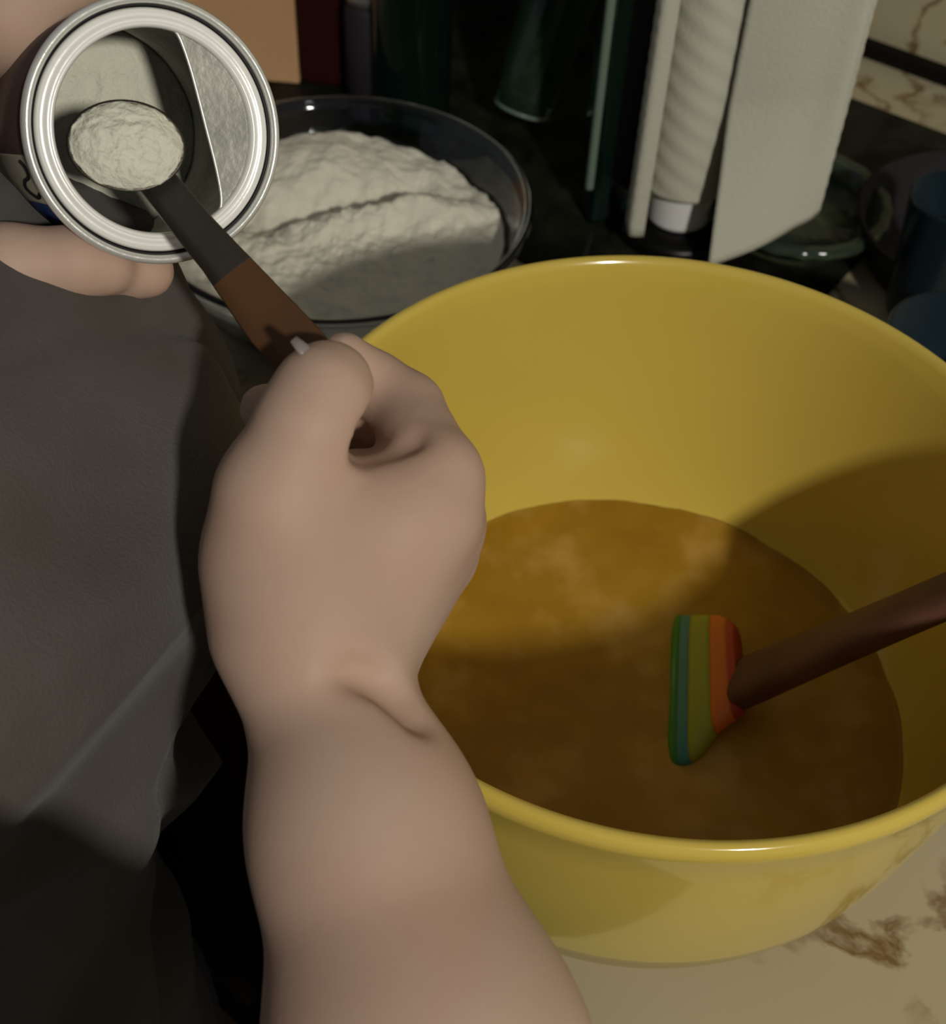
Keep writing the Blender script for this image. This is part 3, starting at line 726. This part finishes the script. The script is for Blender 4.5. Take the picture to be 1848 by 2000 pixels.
# carton
cc = G(585, 165, MT); fx = Vector((1, -.06, 0)).normalized(); fy = Vector((.06, 1, 0)).normalized()
ctn = empty('carton', cc); tag(ctn, 'tan cardboard carton with a dark red side behind the tin', 'carton')
FM = Matrix((fx, fy, Vector((0, 0, 1)))).transposed()
box('carton_body', cc+fx*(-.075)+fy*.035+Vector((0, 0, .11)), (.15, .07, .22), M['tan'], parent=ctn, frame=FM, bev=.002)
q = box('red_side', cc+fx*.0215+fy*.030+Vector((0, 0, .11)), (.042, .066, .219), M['red'], parent=ctn, frame=FM, bev=.008); q['label'] = 'dark red side panel'
# black appliance behind the bottles
ap = empty('toaster_oven', nt_(.56, -.52, ZC)); tag(ap, 'black countertop appliance in the dark behind the green bottle', 'appliance')
box('housing', nt_(.5875, -.55, ZC+.135), (.56, .055, .25), M['black'], parent=ap, rot=ANG, bev=.012)
box('front_panel', nt_(.5585, -.55, ZC+.135), (.50, .004, .20), M['black_matte'], parent=ap, rot=ANG, bev=.001)
for k in (-1, 1): box('foot', nt_(.5875, -.55+.22*k, ZC+.005), (.03, .03, .010), M['black_matte'], parent=ap, rot=ANG, bev=.001)

# dark green wine bottle
bb = G(803, 222); bb.z = MT
bot = empty('bottle', bb); tag(bot, 'dark green glass bottle standing behind the flour bowl', 'bottle')
lathe('bottle_body', [(0, .004), (.020, 0), (.0265, .002), (.0275, .008), (.0275, .17), (.025, .19), (.015, .215), (.0115, .235), (.011, .285), (.0125, .287), (.0125, .297), (0, .297)], M['dark_glass'], origin=bb, parent=bot, n=48)
lathe('bottle_cap', [(0, .295), (.0132, .295), (.0135, .300), (.0132, .325), (0, .326)], M['black'], origin=bb, parent=bot, n=32)
# steel shaker beside it
st = G(722, 205); st.z = MT
sh = empty('shaker', st); tag(sh, 'dark steel shaker between the red side of the carton and the green bottle', 'shaker')
lathe('shaker_body', [(0, 0), (.014, 0), (.0155, .002), (.0155, .07), (.013, .075), (0, .075)], M['slate'], origin=st, parent=sh, n=32)
lathe('shaker_cap', [(0, .075), (.0140, .075), (.0150, .080), (.0145, .098), (.010, .104), (0, .105)], M['pull'], origin=st, parent=sh, n=32)
# slanting green glass
g0 = G(1012, 262); g0.z = MT; g1 = g0+Vector((.050, .05, .17))
gd = (g1-g0).normalized(); gx = gd.cross(Vector((0, 1, 0))).normalized(); gy = gd.cross(gx).normalized(); GF = Matrix((gx, gy, gd)).transposed()
gl = lathe('drinking_glass', [(0, .003), (.012, .003), (.016, .002), (.0195, .006), (.0225, .03), (.029, .17), (.0295, .172), (.028, .172), (.0215, .032), (.017, .014), (0, .012)], M['green_glass'], origin=g0+Vector((0, 0, .012)), frame=GF, n=48)
tag(gl, 'slim green-tinted drinking glass leaning in the dark, left of the tall green bottle', 'glass')
tube('side_highlight', [g0+Vector((0, 0, .012)) + GF @ Vector((-.0205*c0, -.012*c0, z)) for c0, z in ((.92, .004), (1.02, .01), (1.14, .03), (1.30, .09), (1.47, .165))], [.0012, .0016, .0013, .0011, .0009], M['glass_highlight'], n=8).parent = gl  # painted highlight line up the side of the glass
tube('base_highlight', [g0+Vector((0, 0, .012)) + GF @ Vector((.0185*math.cos(q), .0185*math.sin(q), .005)) for q in np.linspace(0, 2*math.pi, 33)], .0016, M['glass_highlight'], n=8).parent = gl  # painted highlight round the foot of the glass
# tall square green glass bottle
sb = G(1186, 415); sb.z = MT
sq = empty('square_bottle', sb); tag(sq, 'tall square green glass bottle just left of the paper towels', 'bottle')
box('glass_wall', sb+Vector((0, 0, .155)), (.034, .034, .31), M['dark_glass'], parent=sq, rot=math.radians(12), bev=.005)
box('edge_highlight', sb+Vector((-.0135, -.0155, .165)), (.008, .006, .28), M['glass_highlight'], parent=sq, rot=math.radians(12), bev=.0025)  # pale strip paints the highlight down the bottle's corner
lathe('stopper', [(0, .31), (.010, .31), (.010, .33), (.014, .335), (.014, .35), (0, .352)], M['black'], origin=sb, parent=sq, n=24)
# glass dish behind the towels
gc = G(1556, 388, .02); gc.z = MT
dish = lathe('glass_dish', [(r_*.86, z_) for r_, z_ in [(0, .004), (.040, .004), (.044, 0), (.048, .002), (.056, .012), (.062, .020), (.066, .022), (.069, .020), (.070, .023), (.067, .027), (.060, .026), (.053, .016), (.044, .009), (0, .008)]], M['dish'], origin=gc, n=96, wob=lambda a, z: 1+(.012*math.sin(a*22) if z > .015 else 0))
tag(dish, 'green-tinted glass dish with a thick fluted rim, half hidden by the paper towels', 'dish')
# dark pan and teal cups on the right
pc = G(1925, 480, ZC+.02); pc.z = ZC
pan = empty('frying_pan', pc); tag(pan, 'dark grey frying pan on the worktop at the right edge', 'pan')
lathe('pan_body', [(0, .0), (.062, 0), (.070, .006), (.080, .034), (.0815, .036), (.079, .036), (.068, .009), (.060, .004), (0, .004)], M['slate'], origin=pc, parent=pan, n=72)
tube('pan_handle', [pc+Vector((.075, .02, .030)), pc+Vector((.14, .04, .045)), pc+Vector((.24, .07, .055))], [.008, .010, .009], M['black_matte'], parent=pan, flat=.6)
for (x, y, z0, r, lb) in ((1868, 402, .005, .026, 'dark teal cup with a bright rim standing in the pan'), (1880, 660, 0, .036, 'larger dark teal cup beside the back of the yellow bowl')):
    p = G(x, y, ZC+.08); p.z = ZC+z0
    cu = lathe('cup', [(0, .002), (r*.72, 0), (r*.78, .004), (r, .078), (r*1.03, .080), (r*.97, .081), (r*.74, .008), (0, .007)], M['teal'], origin=p, n=48)
    tag(cu, lb, 'cup', 'teal cups at the right edge')
